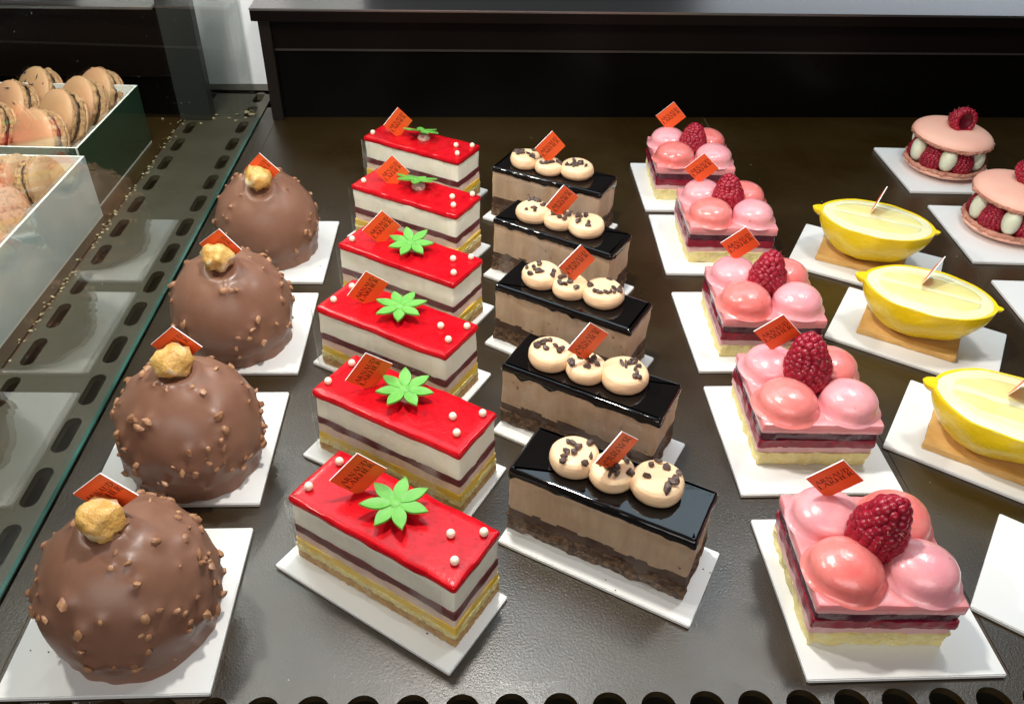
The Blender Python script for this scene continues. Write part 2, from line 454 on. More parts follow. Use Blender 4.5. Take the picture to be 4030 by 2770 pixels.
# dark cabinets behind the trays
CA = R(5.33)
def cab_root(name, label):
    o = empty(name, (-2.77, 8.71, 0), CA); tag(o, label, 'cabinet'); return o
c1 = cab_root('display_cabinet', 'long dark brown cabinet with a grey metal top behind the cakes')
box('countertop', (-.05, 11, -.11, 3.2, 1.166, 1.19), [M['slab']], c1, .006)
box('fascia', (-.046, 11, -.105, .2, 1.062, 1.164), M['cabbrown'], c1)
box('post', (0, .12, -.015, .3, TRAY_Z, 1.060), M['post'], c1, .006)
box('upper_panel', (.122, 11, .05, .3, .742, 1.060), M['cabbrown'], c1)
box('trim', (.122, 11, .035, .3, .718, .740), M['trim'], c1, .004)
box('lower_panel', (.122, 11, .07, .3, TRAY_Z, .716), M['cab'], c1)
c2 = cab_root('display_cabinet', 'dark cabinet seen through the glass behind the macaron boxes')
box('countertop', (-12, -1.004, -.11, 3.2, 1.166, 1.19), M['slab'], c2, .008)
box('side_panel', (-1.0, -.66, -.02, .16, TRAY_Z, 1.9), M['side'], c2, .006)
box('upper_panel', (-12, -1.002, .05, .3, .452, 1.164), M['cabbrown'], c2)
box('trim', (-12, -1.002, .035, .3, .43, .450), M['cabbrown'], c2, .004)
box('lower_panel', (-12, -1.002, .07, .3, TRAY_Z, .428), M['cab'], c2)
w = box('wall', (-2.2, 1.0, 1.1, 1.25, TRAY_Z, 3.6), M['wall']); w.location = (-2.77, 8.71, 0); w.rotation_euler = (0, 0, CA); w['kind'] = 'structure'

# ------------------------------------------------------------------ cake boards
def board_mesh(a, b):
    bm = bmesh.new(); V, F = box_vf(-a / 2, a / 2, -b / 2, b / 2, TRAY_Z + .001, 0)
    vs = [bm.verts.new(v) for v in V]
    for f in F: bm.faces.new([vs[i] for i in f])
    bmesh.ops.bevel(bm, geom=bm.edges[:], offset=.005, segments=2, affect='EDGES')
    me = bpy.data.meshes.new('cake_board'); bm.to_mesh(me); bm.free(); me.materials.append(M['board']); return me
BM = {'sq': board_mesh(1, 1), 'dome': board_mesh(.985, .985), 'mac': board_mesh(1.03, 1.03), 'lem': board_mesh(1.19, .80), 'red': board_mesh(1.153, .522), 'dark': board_mesh(1.119, .533)}
def board(k, x, y, th, label):
    o = link(bpy.data.objects.new('cake_board', BM[k])); o.location = (x, y, 0); o.rotation_euler = (0, 0, th)
    tag(o, label, 'cake board', 'white cardboard cake boards'); return o

# ------------------------------------------------------------------ name cards
def glyphs():
    tk, tn, se = .17, .07, .05
    def q(*p): return [p]
    def bar(x0, y0, x1, y1, w): return [((x0 - w / 2, y0), (x0 + w / 2, y0), (x1 + w / 2, y1), (x1 - w / 2, y1))]
    def ser(x, y, w=.30): return [((x - w / 2, y), (x + w / 2, y), (x + w / 2, y + se), (x - w / 2, y + se))]
    def arc(cx, cy, rx, ry, a0, a1, w0, w1, n=10):
        o = []
        for i in range(n):
            t0, t1 = R(a0 + (a1 - a0) * i / n), R(a0 + (a1 - a0) * (i + 1) / n)
            def pt(t, k): return (cx + rx * k * math.cos(t), cy + ry * (1 - (1 - k) * .5) * math.sin(t))
            k0 = 1 - w0 / rx
            o.append((pt(t0, k0), pt(t0, 1), pt(t1, 1), pt(t1, k0)))
        return o
    G = {}
    G['A'] = (.92, bar(.12, 0, .46, 1, tn) + bar(.80, 0, .46, 1, tk) + [((.25, .32), (.68, .32), (.66, .38), (.27, .38))] + ser(.12, 0, .24) + ser(.80, 0, .28))
    G['R'] = (.82, bar(.18, 0, .18, 1, tk) + ser(.18, 0) + arc(.30, .74, .32, .26, -90, 90, .14, .1) + [((.2, .95), (.34, .95), (.34, 1), (.2, 1)), ((.2, .48), (.36, .48), (.36, .53), (.2, .53))] + bar(.72, 0, .38, .5, tk) + ser(.74, 0, .2))
    G['N'] = (.95, bar(.16, 0, .16, 1, tn) + bar(.80, 0, .80, 1, tn) + bar(.78, 0, .18, 1, tk) + ser(.16, 0, .24) + ser(.80, .95, .24))
    G['U'] = (.88, bar(.18, .3, .18, 1, tk) + bar(.72, .3, .72, 1, tn) + arc(.43, .32, .32, .32, 180, 360, .12, .08) + ser(.18, .95, .3) + ser(.72, .95, .24))
    G['D'] = (.92, bar(.18, 0, .18, 1, tk) + ser(.18, 0) + ser(.18, .95) + arc(.34, .5, .48, .5, -90, 90, .16, .1) + [((.2, .95), (.36, .95), (.36, 1), (.2, 1)), ((.2, 0), (.36, 0), (.36, .05), (.2, .05))])
    G['L'] = (.70, bar(.18, 0, .18, 1, tk) + ser(.18, .95) + [((.1, 0), (.62, 0), (.64, .2), (.58, .07), (.1, .06))])
    G['H'] = (.96, bar(.18, 0, .18, 1, tk) + bar(.78, 0, .78, 1, tk) + [((.2, .47), (.78, .47), (.78, .53), (.2, .53))] + ser(.18, 0) + ser(.18, .95) + ser(.78, 0) + ser(.78, .95))
    G['E'] = (.74, bar(.18, 0, .18, 1, tk) + [((.1, 0), (.62, 0), (.64, .2), (.58, .07), (.1, .06)), ((.1, .94), (.56, .93), (.62, .82), (.6, 1), (.1, 1)), ((.2, .47), (.48, .47), (.48, .53), (.2, .53))])
    return G
GL = glyphs()
CW, CH, CT = .212, .198, .007
def text_polys(word, x0, x1, y, h):
    """word between x0 and x1 with its baseline at y (card axes: x along the text, y up)"""
    tot = sum(GL[c][0] for c in word); k = (x1 - x0) / tot
    mb = []; x = x0
    for c in word:
        wd, polys = GL[c]
        for p in polys: mb.append([(x + a * k, y + b * h) for a, b in p])
        x += wd * k
    return mb
# card local axes: x along the text, z up across the text, -y is the printed face; origin at the left end of the top edge
bm_ = MB()
V, F = box_vf(0, CW, -CT / 2, CT / 2, -CH, 0)
bm_.v = [Vector(v) for v in V]; bm_.f = F; bm_.m = [0, 0, 1, 1, 0, 0]
card0 = bm_.build('name_card', [M['cardedge'], M['orange']], smooth=False)
mb = MB()
n_ = 0
for word, x0, x1, q_ in (('ARNAUD', .06, .95, .43), ('LARHER', .05, .96, .625)):
    for p in text_polys(word, x0 * CW, x1 * CW, -q_ * CH, .165 * CH):
        n_ += 1
        yy = -CT / 2 - .0006 - .00002 * (n_ % 7)
        mb.add([(a, yy, b) for a, b in p], [list(range(len(p)))])
let0 = mb.build('lettering', M['ink'], card0, smooth=False)
ncard = 0
def card(x, y, z, yaw, phi, tilt, label):
    global ncard
    o = card0 if ncard == 0 else copy_tree(card0)
    ncard += 1
    ex = Vector((math.cos(yaw), math.sin(yaw), 0)); nr = Vector((math.sin(yaw), -math.cos(yaw), 0))
    ez = Vector((0, 0, 1)) * math.cos(tilt) - nr * math.sin(tilt)
    a = ex * math.cos(phi) + ez * math.sin(phi); b = ex * math.sin(phi) - ez * math.cos(phi)
    m = Matrix((a, -(a.cross(-b)) * -1, -b)).transposed()
    n = (-b).cross(a)                          # y axis = z x x
    m = Matrix((a, n, -b)).transposed().to_4x4(); m.translation = (x, y, z)
    o.matrix_world = m
    tag(o, label, 'name card', 'orange name cards stuck in the cakes')
    return o

ORD = ['frontmost', 'second', 'third', 'fourth', 'fifth', 'sixth']
def nth(i, n, what):
    if i == 0: return 'frontmost ' + what
    if i == n - 1: return 'rearmost ' + what
    return ORD[i] + ' ' + what + ' from the front'

# ------------------------------------------------------------------ chocolate domes
def dome_cake(x, y, seed, label, hz):
    root = empty('chocolate_dome', (x, y, 0), 0); tag(root, label, 'dome cake', 'chocolate dome cakes in a column beside the glass')
    rr = random.Random(seed)
    rX, rZ, cZ = .410, .440, .250
    def surf(th, ph):                            # th = polar from top
        return Vector((rX * math.sin(th) * math.cos(ph), rX * math.sin(th) * math.sin(ph), cZ + rZ * math.cos(th)))
    bits = []
    def scatter(n, lo, hi, s0, s1):
        for _ in range(n):
            ct = rr.uniform(math.cos(hi), math.cos(lo)); bits.append((math.acos(ct), rr.uniform(0, 2 * math.pi), rr.uniform(s0, s1)))
    scatter((70, 62, 52, 40)[seed - 11], R(10), R(108), .013, .036)
    scatter(14, R(60), R(114), .014, .030)
    for _ in range(7):                           # clusters
        ct = rr.uniform(math.cos(R(100)), math.cos(R(10))); t0, p0 = math.acos(ct), rr.uniform(0, 6.28)
        for _k in range(rr.randint(2, 3)):
            bits.append((t0 + rr.gauss(0, .07), p0 + rr.gauss(0, .09) / max(.3, math.sin(t0)), rr.uniform(.018, .032)))
    P = [(surf(t, p), s) for t, p, s in bits]
    prof = [(.374, 0), (.380, .03), (.376, .07), (.384, .095), (.396, .12)]
    for i in range(0, 49):
        t = R(112) * (1 - i / 48)
        p = (rX * math.sin(t), cZ + rZ * math.cos(t))
        if p[1] > .140: prof.append((max(p[0], 0) if i < 48 else 0, p[1]))
    hx, hy = hz
    def nf(p):
        d = Vector((p.x, p.y, 0)).normalized()
        lowf = max(0, 1 - p.z / .2)
        k = .006 * noise.noise(p * 5 + Vector((seed * 3.7, 0, 0))) + (.022 * lowf) * noise.noise(p * 11 + Vector((0, seed * 2.1, 0)))
        nrm = Vector((p.x / rX ** 2, p.y / rX ** 2, (p.z - cZ) / rZ ** 2)).normalized()
        h = k
        for q, s in P:
            d2 = (p - q).length_squared
            if d2 < (s * 3.2) ** 2: h = max(h, k + s * .62 * math.exp(-d2 / (2 * (s * .95) ** 2)))
        # dimple where the nut is pressed in
        dn = (p.x - hx) ** 2 + (p.y - hy) ** 2
        if p.z > .5: h -= .03 * math.exp(-dn / (2 * .055 ** 2)) - .014 * math.exp(-((math.sqrt(dn) - .105) ** 2) / (2 * .02 ** 2))
        return p + nrm * h
    V, F = revolve(prof, 150, nf)
    mb = MB(); mb.add(V, F, 0)
    for i, (q, s) in enumerate(P):
        if (q.x - hx) ** 2 + (q.y - hy) ** 2 < .07 ** 2 and q.z > .5: continue
        nrm = Vector((q.x / rX ** 2, q.y / rX ** 2, (q.z - cZ) / rZ ** 2)).normalized()
        cv, cf = chunk(seed * 1000 + i, s * 1.0, .95)
        rot = nrm.to_track_quat('Z', 'Y') @ Euler((rr.uniform(-.7, .7), rr.uniform(-.7, .7), rr.uniform(0, 6.28))).to_quaternion()
        mb.add([rot @ v + q + nrm * s * .50 for v in cv], cf, 1)
    mb.build('chocolate_coating', [M['choc'], M['nut']], root, sharp=50)
    # candied hazelnut
    V, F = ICO3; pts = []
    for v in V:
        k = 1 + .30 * noise.noise(v * 1.7 + Vector((seed * 7.0, 0, 0))) + .20 * noise.noise(v * 4 + Vector((0, seed * 3.0, 0))) + .06 * noise.noise(v * 11)
        if v.x * math.cos(seed) + v.y * math.sin(seed) > .35: k += .22 * abs(noise.noise(v * 6)) + .02
        pts.append(Vector((v.x * .108, v.y * .096, v.z * .09)) * k)
    hn = obj('hazelnut', pts, F, M['hazel'], root, sharp=80)
    hn.location = (hx, hy, (.752, .752, .745, .722)[seed - 11]); hn.rotation_euler = (rr.uniform(-.3, .3), rr.uniform(-.3, .3), rr.uniform(0, 6.28))
    return root
DB = [(-1.878, 2.43, .066), (-1.953, 3.588, .062), (-2.002, 4.775, .062), (-2.06, 5.918, .055)]
DC = [(-1.808, 2.361), (-1.890, 3.475), (-1.997, 4.712), (-2.070, 5.983)]
DH = [(-1.775, 2.345), (-1.832, 3.442), (-1.925, 4.530), (-1.958, 5.646)]
DFL = [(-1.911, 2.39, .881, .049, .711, -.029), (-1.979, 3.485, .863, -.003, .738, -.064), (-2.072, 4.578, .847, -.088, .678, -.046), (-2.076, 5.655, .86, -.112, .791, -.03)]
# the nuts and cards sit on the crown, so centre each dome under them
DC = [(-1.812, 2.372), (-1.890, 3.480), (-1.995, 4.690), (-2.065, 5.930)]
for i in range(4):
    w_ = nth(i, 4, 'chocolate dome')
    board('dome', *DB[i], 'white square board under the ' + w_)
    hzr = ((-.006, -.010), (.014, -.004), (.024, -.104), (.038, -.150))[i]
    L_ = math.hypot(*hzr)
    if L_ > .26: hzr = (hzr[0] * .26 / L_, hzr[1] * .26 / L_)
    dome_cake(*DC[i], 11 + i, w_ + ' studded with nut pieces and topped with a candied hazelnut', hzr)
    k_ = (1.03, 1.03, 1.025, 1.04)[i]
    fl_ = DFL[i]
    fl_ = (fl_[0] * k_, fl_[1] * k_, CAM_H + (fl_[2] - CAM_H) * k_) + fl_[3:]
    card(*fl_, 'orange card behind the hazelnut of the ' + w_)

# ------------------------------------------------------------------ red layered slices
def petal(mb, ang, ln, wd, z0, th, tilt):
    n = 14; top = []; V = []; F = []
    ca, sa = math.cos(ang), math.sin(ang)
    for i in range(n + 1):
        t = i / n
        w = max(wd * .5 * math.sin(math.pi * t ** 1.05) ** .95, .014 if t < .3 else .001)
        x = t * ln; z = z0 + math.sin(tilt) * x
        for s, dz in ((-1, .0), (-.5, -.003), (0, -.006), (.5, -.003), (1, 0)):
            V.append((ca * x - sa * w * s, sa * x + ca * w * s, z + th + dz))
        for s in (-1, 1): V.append((ca * x - sa * w * s, sa * x + ca * w * s, z))
    for i in range(n):
        a, b = i * 7, (i + 1) * 7
        for k in range(4): F.append([a + k, b + k, b + k + 1, a + k + 1])
        F.append([a + 5, b + 5, b, a]); F.append([a + 4, b + 4, b + 6, a + 6]); F.append([a + 6, b + 6, b + 5, a + 5])
    F.append([n * 7 + k for k in (0, 1, 2, 3, 4, 6, 5)])
    mb.add(V, F)

RL, RW = 1.034, .404
def make_red(sd):
    root = empty('red_layer_slice', (0, 0, 0))
    z = [0, .098, .152, .220, .270, .432, .476]
    def pr(a, b, i0, k=3):
        return [(a + (b - a) * j / k, i0) for j in range(k + 1)]
    layer('sponge', RL + .004, RW + .004, pr(.001, .060, .0, 5), M['sponge'], root, .01, .011, .0055, 62, 1 + sd, vstretch=.6)
    layer('sponge', RL + .002, RW + .002, [(.052, .004), (.062, .0), (.076, .0), (.09, .0), (z[1] + .004, .0)], M['palesponge'], root, .01, .011, .009, 60, 2 + sd, .006, 14)
    layer('curd', RL - .004, RW - .004, pr(z[1] - .004, z[2], .0), M['curd'], root, .01, .02, .008, 9, 3 + sd, .010, 5)
    layer('cream', RL - .012, RW - .012, pr(z[2] - .004, z[3], .0), M['pinkcream'], root, .01, .025, .006, 7, 4 + sd, .005, 6)
    layer('jelly', RL - .006, RW - .006, pr(z[3] - .003, z[4], .0), M['jelly'], root, .012, .025, .007, 6, 5 + sd, .007, 5)
    layer('mousse', RL - .014, RW - .014, pr(z[4] - .004, z[5], .0, 5), M['mousse'], root, .014, .03, .007, 6, 6 + sd, .007, 5)
    layer('glaze', RL, RW, [(z[5] - .002, .004), (z[5] + .004, -.001), (z[5] + .022, -.003), (z[6] - .010, .001), (z[6] - .003, .006), (z[6], .014), (z[6] + .001, .05)], M['redgl'], root, .016, .03, .007, 8, 7 + sd, .004, 6)
    # pearls, flower
    pv, pf = revolve([(0, 0), (.011, .001), (.017, .005), (.021, .012), (.0225, .0215), (.021, .031), (.016, .039), (.009, .0435), (0, .0445)], 20)
    for (a, b) in ((-.455, -.105), (-.440, .115), (.33, .04), (.46, .135), (.437, -.082)):
        p = obj('pearl', pv, pf, M['pearl'], root, sharp=80); p.location = (a, b, z[6] - .002)
    V, F = revolve([(.052, 0), (.060, .012), (.054, .030), (.04, .048), (0, .055)], 20, lambda p: p + Vector((p.x, p.y, 0)) * .25 * noise.noise(p * 16))
    fb = obj('glue_drop', V, F, M['gel'], root, sharp=80); fb.location = (.0, .04, z[6] - .001)
    mb = MB()
    for k in range(7): petal(mb, 2 * math.pi * k / 7 + .2 + .07 * math.sin(k * 5.1 + sd),  .176 + .008 * math.sin(k * 3.3 + sd), .072, 0, .013, .05 + .07 * math.sin(k * 2.1 + sd))
    V, F = revolve([(.03, 0), (.034, .010), (.022, .017), (0, .019)], 14)
    mb.add(V, F)
    fl = mb.build('sugar_flower', M['green'], root, sharp=50); fl.location = (0, .03, z[6] + .055)
    # acetate on the long front side, folded round the left end
    V = []; F = []; n = 24; H = 5
    pts = []
    for i in range(4): pts.append((-RL / 2 - .012 - .030 * (1 - i / 3), -RW / 2 * (.82 + .18 * i / 3)))
    for i in range(n + 1): pts.append((-RL / 2 - .010 + (RL - .05) * i / n, -RW / 2 - .015 - .004 * math.sin(i * .9)))
    for j in range(H + 1):
        zz = .004 + (.442 - .004) * j / H
        for i, (a, b) in enumerate(pts): V.append((a, b - .004 * j / H + (-.022 * (j == 0) if i > 4 else 0), zz))
    w_ = len(pts)
    for j in range(H):
        for i in range(w_ - 1): F.append([j * w_ + i, j * w_ + i + 1, (j + 1) * w_ + i + 1, (j + 1) * w_ + i])
    obj('acetate_strip', V, F, M['film'], root)
    return root
RP = [(-.570, 2.690, -.527), (-.621, 3.529, -.498), (-.777, 4.374, -.488), (-.787, 5.193, -.498), (-.854, 6.166, -.472), (-.915, 7.154, -.469)]
RBD = [(-.604, 2.635, -.540), (-.639, 3.513, -.463), (-.771, 4.411, -.468), (-.782, 5.234, -.47), (-.851, 6.154, -.477), (-.922, 7.192, -.48)]
RFL = [(-.889, 2.778, .599, .327, .762, .051), (-.959, 3.577, .575, .446, .877, .009), (-1.107, 4.45, .567, .455, .852, -.004), (-1.143, 5.269, .591, .329, .737, .025), (-1.202, 6.281, .572, -.05, .80, .098), (-1.267, 7.187, .598, .53, .735, .075)]
FLR = [(0, 0, .0, (.012, .022)), (.0, .0, .12, (-.01, .035)), (0, 0, .5, (.015, .03)), (.12, .0, .3, (.0, .02)), (-.30, .12, .5, (-.02, .03)), (-.34, -.05, .15, (-.03, .04))]
for i in range(6):
    o = make_red(i * 9.7)
    o.location = (RP[i][0], RP[i][1], .001); o.rotation_euler = (0, 0, RP[i][2])
    w_ = nth(i, 6, 'red-glazed slice')
    tag(o, w_ + ' with layered sides and a green sugar flower', 'layer cake', 'red-glazed layered slices')
    for c in kids(o):
        if c.name.startswith('sugar_flower'):
            a, b, cc, d = FLR[i]; c.rotation_euler = (a, b, cc); c.location = (d[0], d[1], c.location.z + (.012 if i > 3 else 0))
        elif c.name.startswith('pearl'):
            c.location.x += rnd.uniform(-.02, .02) * (i > 0); c.location.y += rnd.uniform(-.02, .02) * (i > 0)
        elif c.name.startswith('acetate') and i: c.location.x += rnd.uniform(-.03, .02)
    board('red', *RBD[i], 'white oblong board under the ' + w_)
    card(*RFL[i], 'orange card stuck upright in the ' + w_)

# ------------------------------------------------------------------ dark coffee slices
DL, DW = 1.038, .385
NIBM = []
for k in range(6):
    V, F = chunk(500 + k, .031, .95)
    me = bpy.data.meshes.new('cocoa_nib'); me.from_pydata([tuple(v) for v in V], [], F); me.materials.append(M['nib']); NIBM.append(me)
def dollop_vf(r, h, seed):
    prof = [(0, .0), (r * .80, 0), (r * .93, h * .12), (r * 1.0, h * .36), (r * .985, h * .60), (r * .93, h * .80), (r * .82, h * .93), (r * .5, h * .985), (r * .2, h * .97), (0, h * .965)]
    # refine
    pp = []
    for a, b in zip(prof, prof[1:]):
        for k in range(3): pp.append((a[0] + (b[0] - a[0]) * k / 3, a[1] + (b[1] - a[1]) * k / 3))
    pp.append(prof[-1])
    return revolve(pp, 48, lambda p: p + Vector((p.x, p.y, p.z * .4)) * (.06 * noise.noise(p * 7 + Vector((seed, 0, 0))) + .018 * noise.noise(p * 24 + Vector((0, seed, 0)))))
def make_dark(seed, centres, pose):
    root = empty('coffee_slice', (0, 0, 0))
    z = [0, .105, .185, .432, .474]
    def pr(a, b, i0=0.0, k=4): return [(a + (b - a) * j / k, i0) for j in range(k + 1)]
    layer('sponge', DL + .004, DW + .004, pr(.001, z[1] + .01, 0, 6), M['brownsponge'], root, .01, .02, .015, 18, seed + 1, .008, 9)
    layer('ganache', DL - .006, DW - .006, pr(z[1] - .012, z[2]), M['ganache'], root, .01, .02, .010, 10, seed + 2, .024, 5)
    layer('mousse', DL - .008, DW - .008, pr(z[2] - .016, z[3], 0, 6), M['coffee'], root, .012, .025, .008, 7, seed + 3, .010, 5)
    # glaze with short drips over the mousse
    ol = rrect(DL, DW, .016, .014); n = len(ol); V = []; F = []
    rows = [(-1, -.002), (.3, -.006), (1, -.006), (z[3] + .026, -.004), (z[4] - .006, .003), (z[4] - .001, .010), (z[4], .03)]
    for j, (zz, ins) in enumerate(rows):
        for p, nn in ol:
            dr = max(0, noise.noise(Vector((p.x * 9, p.y * 9, seed * 4.0)))) ** 1.5 * .085 + .012 * abs(noise.noise(Vector((p.x * 30, p.y * 30, seed))))
            if j < 3:
                z0, z1 = z[3] - dr, z[3] + .008
                zv = z0 + (z1 - z0) * max(0, zz if zz > 0 else 0)
            else: zv = zz
            q = p - nn * (ins + .003 * noise.noise(Vector((p.x * 12, p.y * 12, zz * 9 + seed))))
            V.append((q.x, q.y, zv))
    k = len(rows)
    for j in range(k - 1):
        for i in range(n):
            a, b = j * n + i, j * n + (i + 1) % n; F.append([a, b, b + n, a + n])
    F.append(list(range((k - 1) * n, k * n)))
    obj('glaze', V, F, M['dkgl'], root, sharp=60)
    rr = random.Random(seed)
    c, s = math.cos(-pose[2]), math.sin(-pose[2])
    for k, (wx, wy) in enumerate(centres):
        dx, dy = wx - pose[0], wy - pose[1]
        lx, ly = c * dx - s * dy, s * dx + c * dy
        r, h = (.137, .127, .144)[k] * rr.uniform(.97, 1.03), (.112, .100, .110)[k]
        V, F = dollop_vf(r, h, seed * 3.3 + k * 5.1)
        d = obj('cream_dollop', V, F, M['latte'], root, sharp=80); d.location = (lx, ly, z[4] - .003)
        for _ in range((10, 10, 11)[k]):
            a, q = rr.uniform(0, 6.28), r * math.sqrt(rr.uniform(.02, .62))
            nb = link(bpy.data.objects.new('cocoa_nib', rr.choice(NIBM))); nb.parent = d
            nb.location = (q * math.cos(a), q * math.sin(a), h * (1.0 - .16 * (q / r) ** 4) + .008)
            nb.rotation_euler = (rr.uniform(-.6, .6), rr.uniform(-.6, .6), rr.uniform(0, 6.28)); nb.scale = (rr.uniform(.55, 1.15), rr.uniform(.5, 1.0), rr.uniform(.6, 1.1))
    # acetate
    V = []; F = []; n = 24; H = 4
    for j in range(H + 1):
        zz = .004 + (.420) * j / H
        for i in range(n + 1): V.append((-DL / 2 + .02 + (DL - .03) * i / n, -DW / 2 - .018 - .003 * math.sin(i * .8 + seed) - .016 * (1 - j / H) ** 2, zz))
    for j in range(H):
        for i in range(n): F.append([j * (n + 1) + i, j * (n + 1) + i + 1, (j + 1) * (n + 1) + i + 1, (j + 1) * (n + 1) + i])
    obj('acetate_strip', V, F, M['darkfilm'], root)
    return root
DP = [(.555, 2.973, -.451), (.487, 3.841, -.470), (.408, 4.715, -.496), (.356, 5.658, -.515), (.312, 6.619, -.450)]
DBD = [(.579, 2.912, -.466), (.511, 3.783, -.490), (.413, 4.684, -.535), (.357, 5.604, -.530), (.303, 6.595, -.485)]
DFLG = [(.437, 2.889, .681, .624, .792, -.07), (.321, 3.782, .703, .497, .841, -.045), (.292, 4.669, .713, .485, .715, -.025), (.214, 5.591, .674, .485, .84, -.077), (.13, 6.585, .694, .392, .709, .053)]
BL = [[(.353, 3.076), (.549, 2.982), (.777, 2.912)], [(.241, 3.955), (.457, 3.842), (.682, 3.780)], [(.189, 4.849), (.387, 4.726), (.610, 4.652)], [(.130, 5.773), (.331, 5.671), (.540, 5.580)], [(.059, 6.732), (.264, 6.610), (.506, 6.568)]]
for i in range(5):
    o = make_dark(21 + i, BL[i], DP[i]); o.location = (DP[i][0], DP[i][1], .001); o.rotation_euler = (0, 0, DP[i][2])
    w_ = nth(i, 5, 'black-glazed coffee slice')
    tag(o, w_ + ' with three beige cream dollops and cocoa nibs', 'layer cake', 'black-glazed coffee slices')
    board('dark', *DBD[i], 'white oblong board under the ' + w_)
    card(*DFLG[i], 'orange card in the middle dollop of the ' + w_)

# ------------------------------------------------------------------ raspberries
def raspberry_vf(seed, hollow=True, hh=.34, rm=.142):
    mb = MB(); rr = random.Random(seed)
    rows = 11
    def rad(t): return rm * max(0, 1 - t ** 2.1) ** .55 * (.90 + .10 * math.sin(math.pi * min(1, t * 1.6)))
    # inner body
    prof = [(0, .05), (rm * .45, .04), (rm * .62, 0.0), (rm * .80, .0)] + [(rad(t / 12) * .88, hh * t / 12) for t in range(1, 12)] + [(0, hh * .97)]
    V, F = revolve(prof, 24); mb.add(V, F, 1)
    for i in range(rows):
        t = (i + .35) / rows; r = rad(t); z = hh * t * .97
        n = max(1, round(2 * math.pi * r / .052)); off = rr.uniform(0, 6.28)
        for k in range(n):
            a = off + 2 * math.pi * (k + rr.uniform(-.12, .12)) / n
            s = .0335 * rr.uniform(.88, 1.12) * (1 if i < rows - 1 else .9)
            rj = r * .90 if n > 1 else 0
            c = Vector((rj * math.cos(a), rj * math.sin(a), z + rr.uniform(-.005, .005)))
            sl = math.atan2(rad(t - .05) - rad(t + .05), .1 * hh) if i > 0 else 0
            d = Vector((math.cos(a) * math.cos(sl), math.sin(a) * math.cos(sl), math.sin(sl)))
            qd = d.to_track_quat('Z', 'Y')
            v2, f2 = ICO2
            mb.add([qd @ Vector((v.x * s, v.y * s * 1.02, v.z * s * .92)) + c for v in v2], f2, 0)
            if rr.random() < .45:                # little hair
                b = c + d * s * .85; side = Vector((rr.uniform(-1, 1), rr.uniform(-1, 1), rr.uniform(-1, 1)))
                e = b + (d + side * .6).normalized() * rr.uniform(.02, .035); w = .0011
                o1 = d.cross(side).normalized() * w; o2 = Vector((o1.y, -o1.x, o1.z))
                mb.add([b + o1, b - o1, b + o2, e], [[0, 1, 3], [1, 2, 3], [2, 0, 3]], 2)
    V, F = ICO2
    mb.add([Vector((v.x * .032, v.y * .032, v.z * .03)) + Vector((0, 0, hh * .965)) for v in V], F, 0)
    return mb
RASPM = [raspberry_vf(s) for s in (3, 4, 5)]
RM = [b.build('raspberry', [M['rasp'], M['raspd'], M['hair']], None, sharp=80) for b in RASPM]
RME = [o.data for o in RM]
for o in RM: bpy.data.objects.remove(o)
def raspberry(parent, loc, rot, k, sc_=1.0, name='raspberry'):
    o = link(bpy.data.objects.new(name, RME[k % 3])); o.parent = parent; o.location = loc; o.rotation_euler = rot
    o.scale = (sc_,) * 3 if not isinstance(sc_, tuple) else sc_
    return o

# ------------------------------------------------------------------ raspberry squares
SL, SW = .735, .700
def make_square(seed, tilt):
    root = empty('raspberry_square', (0, 0, 0))
    z = [0, .108, .158, .215, .275, .342]
    def pr(a, b, i0=0.0, k=3, i1=None): return [(a + (b - a) * j / k, i0 + ((i1 if i1 is not None else i0) - i0) * j / k) for j in range(k + 1)]
    layer('sponge', SL - .040, SW - .006, pr(.001, z[1], .008, 5, 0), M['palesponge'], root, .014, .02, .016, 14, seed + 1, .0)
    layer('mousse', SL - .026, SW - .018, pr(z[1] - .004, z[2]), M['lilac'], root, .012, .025, .007, 8, seed + 2, .005, 5)
    layer('jam', SL - .012, SW - .006, pr(z[2] - .004, z[3]), M['crimson'], root, .012, .02, .010, 12, seed + 3, .005, 6)
    layer('jelly', SL - .022, SW - .016, pr(z[3] - .004, z[4]), M['purplejam'], root, .012, .02, .008, 10, seed + 4, .006, 6)
    layer('glaze', SL, SW, [(z[4] - .003, .004), (z[4] + .004, 0), (z[5] - .010, 0), (z[5] - .002, .004), (z[5], .012), (z[5] + .001, .04)], M['pinkgl'], root, .012, .03, .006, 7, seed + 5, .004, 5)
    rr = random.Random(seed)
    for k, (x, y, m) in enumerate(((-.182, -.168, 'coral'), (.190, -.165, 'pinkdome'), (-.185, .168, 'pinkdome'), (.186, .165, 'coral'))):
        r, h = (.180, .171, .176, .174)[k] * rr.uniform(.985, 1.015), rr.uniform(.150, .162)
        prof = [(r * 1.17, -.003), (r * 1.08, .006), (r * 1.02, .020), (r * .99, .045)]
        for i in range(1, 15):
            t = i / 14 * math.pi / 2
            prof.append((r * .99 * math.cos(t) if i < 14 else 0, .045 + (h - .045) * math.sin(t)))
        V, F = revolve(prof, 48, lambda p: p + Vector((p.x, p.y, p.z * .5)) * (.05 * noise.noise(p * 5 + Vector((seed * 2.0 + k * 3, 0, 0))) + .006 * noise.noise(p * 30)))
        d = obj('mousse_dome', V, F, M[m], root, sharp=80)
        d.location = (x + rr.uniform(-.008, .008), y + rr.uniform(-.008, .008), z[5])
    V, F = revolve([(.10, -.002), (.085, .03), (.05, .05), (0, .055)], 20); g = obj('jam_drop', V, F, M['crimson'], root, sharp=80); g.location = (0, 0, z[5] + .0)
    raspberry(root, (-.012 + tilt[2], 0 + tilt[3], z[5] + .045), (tilt[0], tilt[1], rr.uniform(0, 6)), seed, (tilt[4], tilt[4], tilt[4] * tilt[5]))
    return root
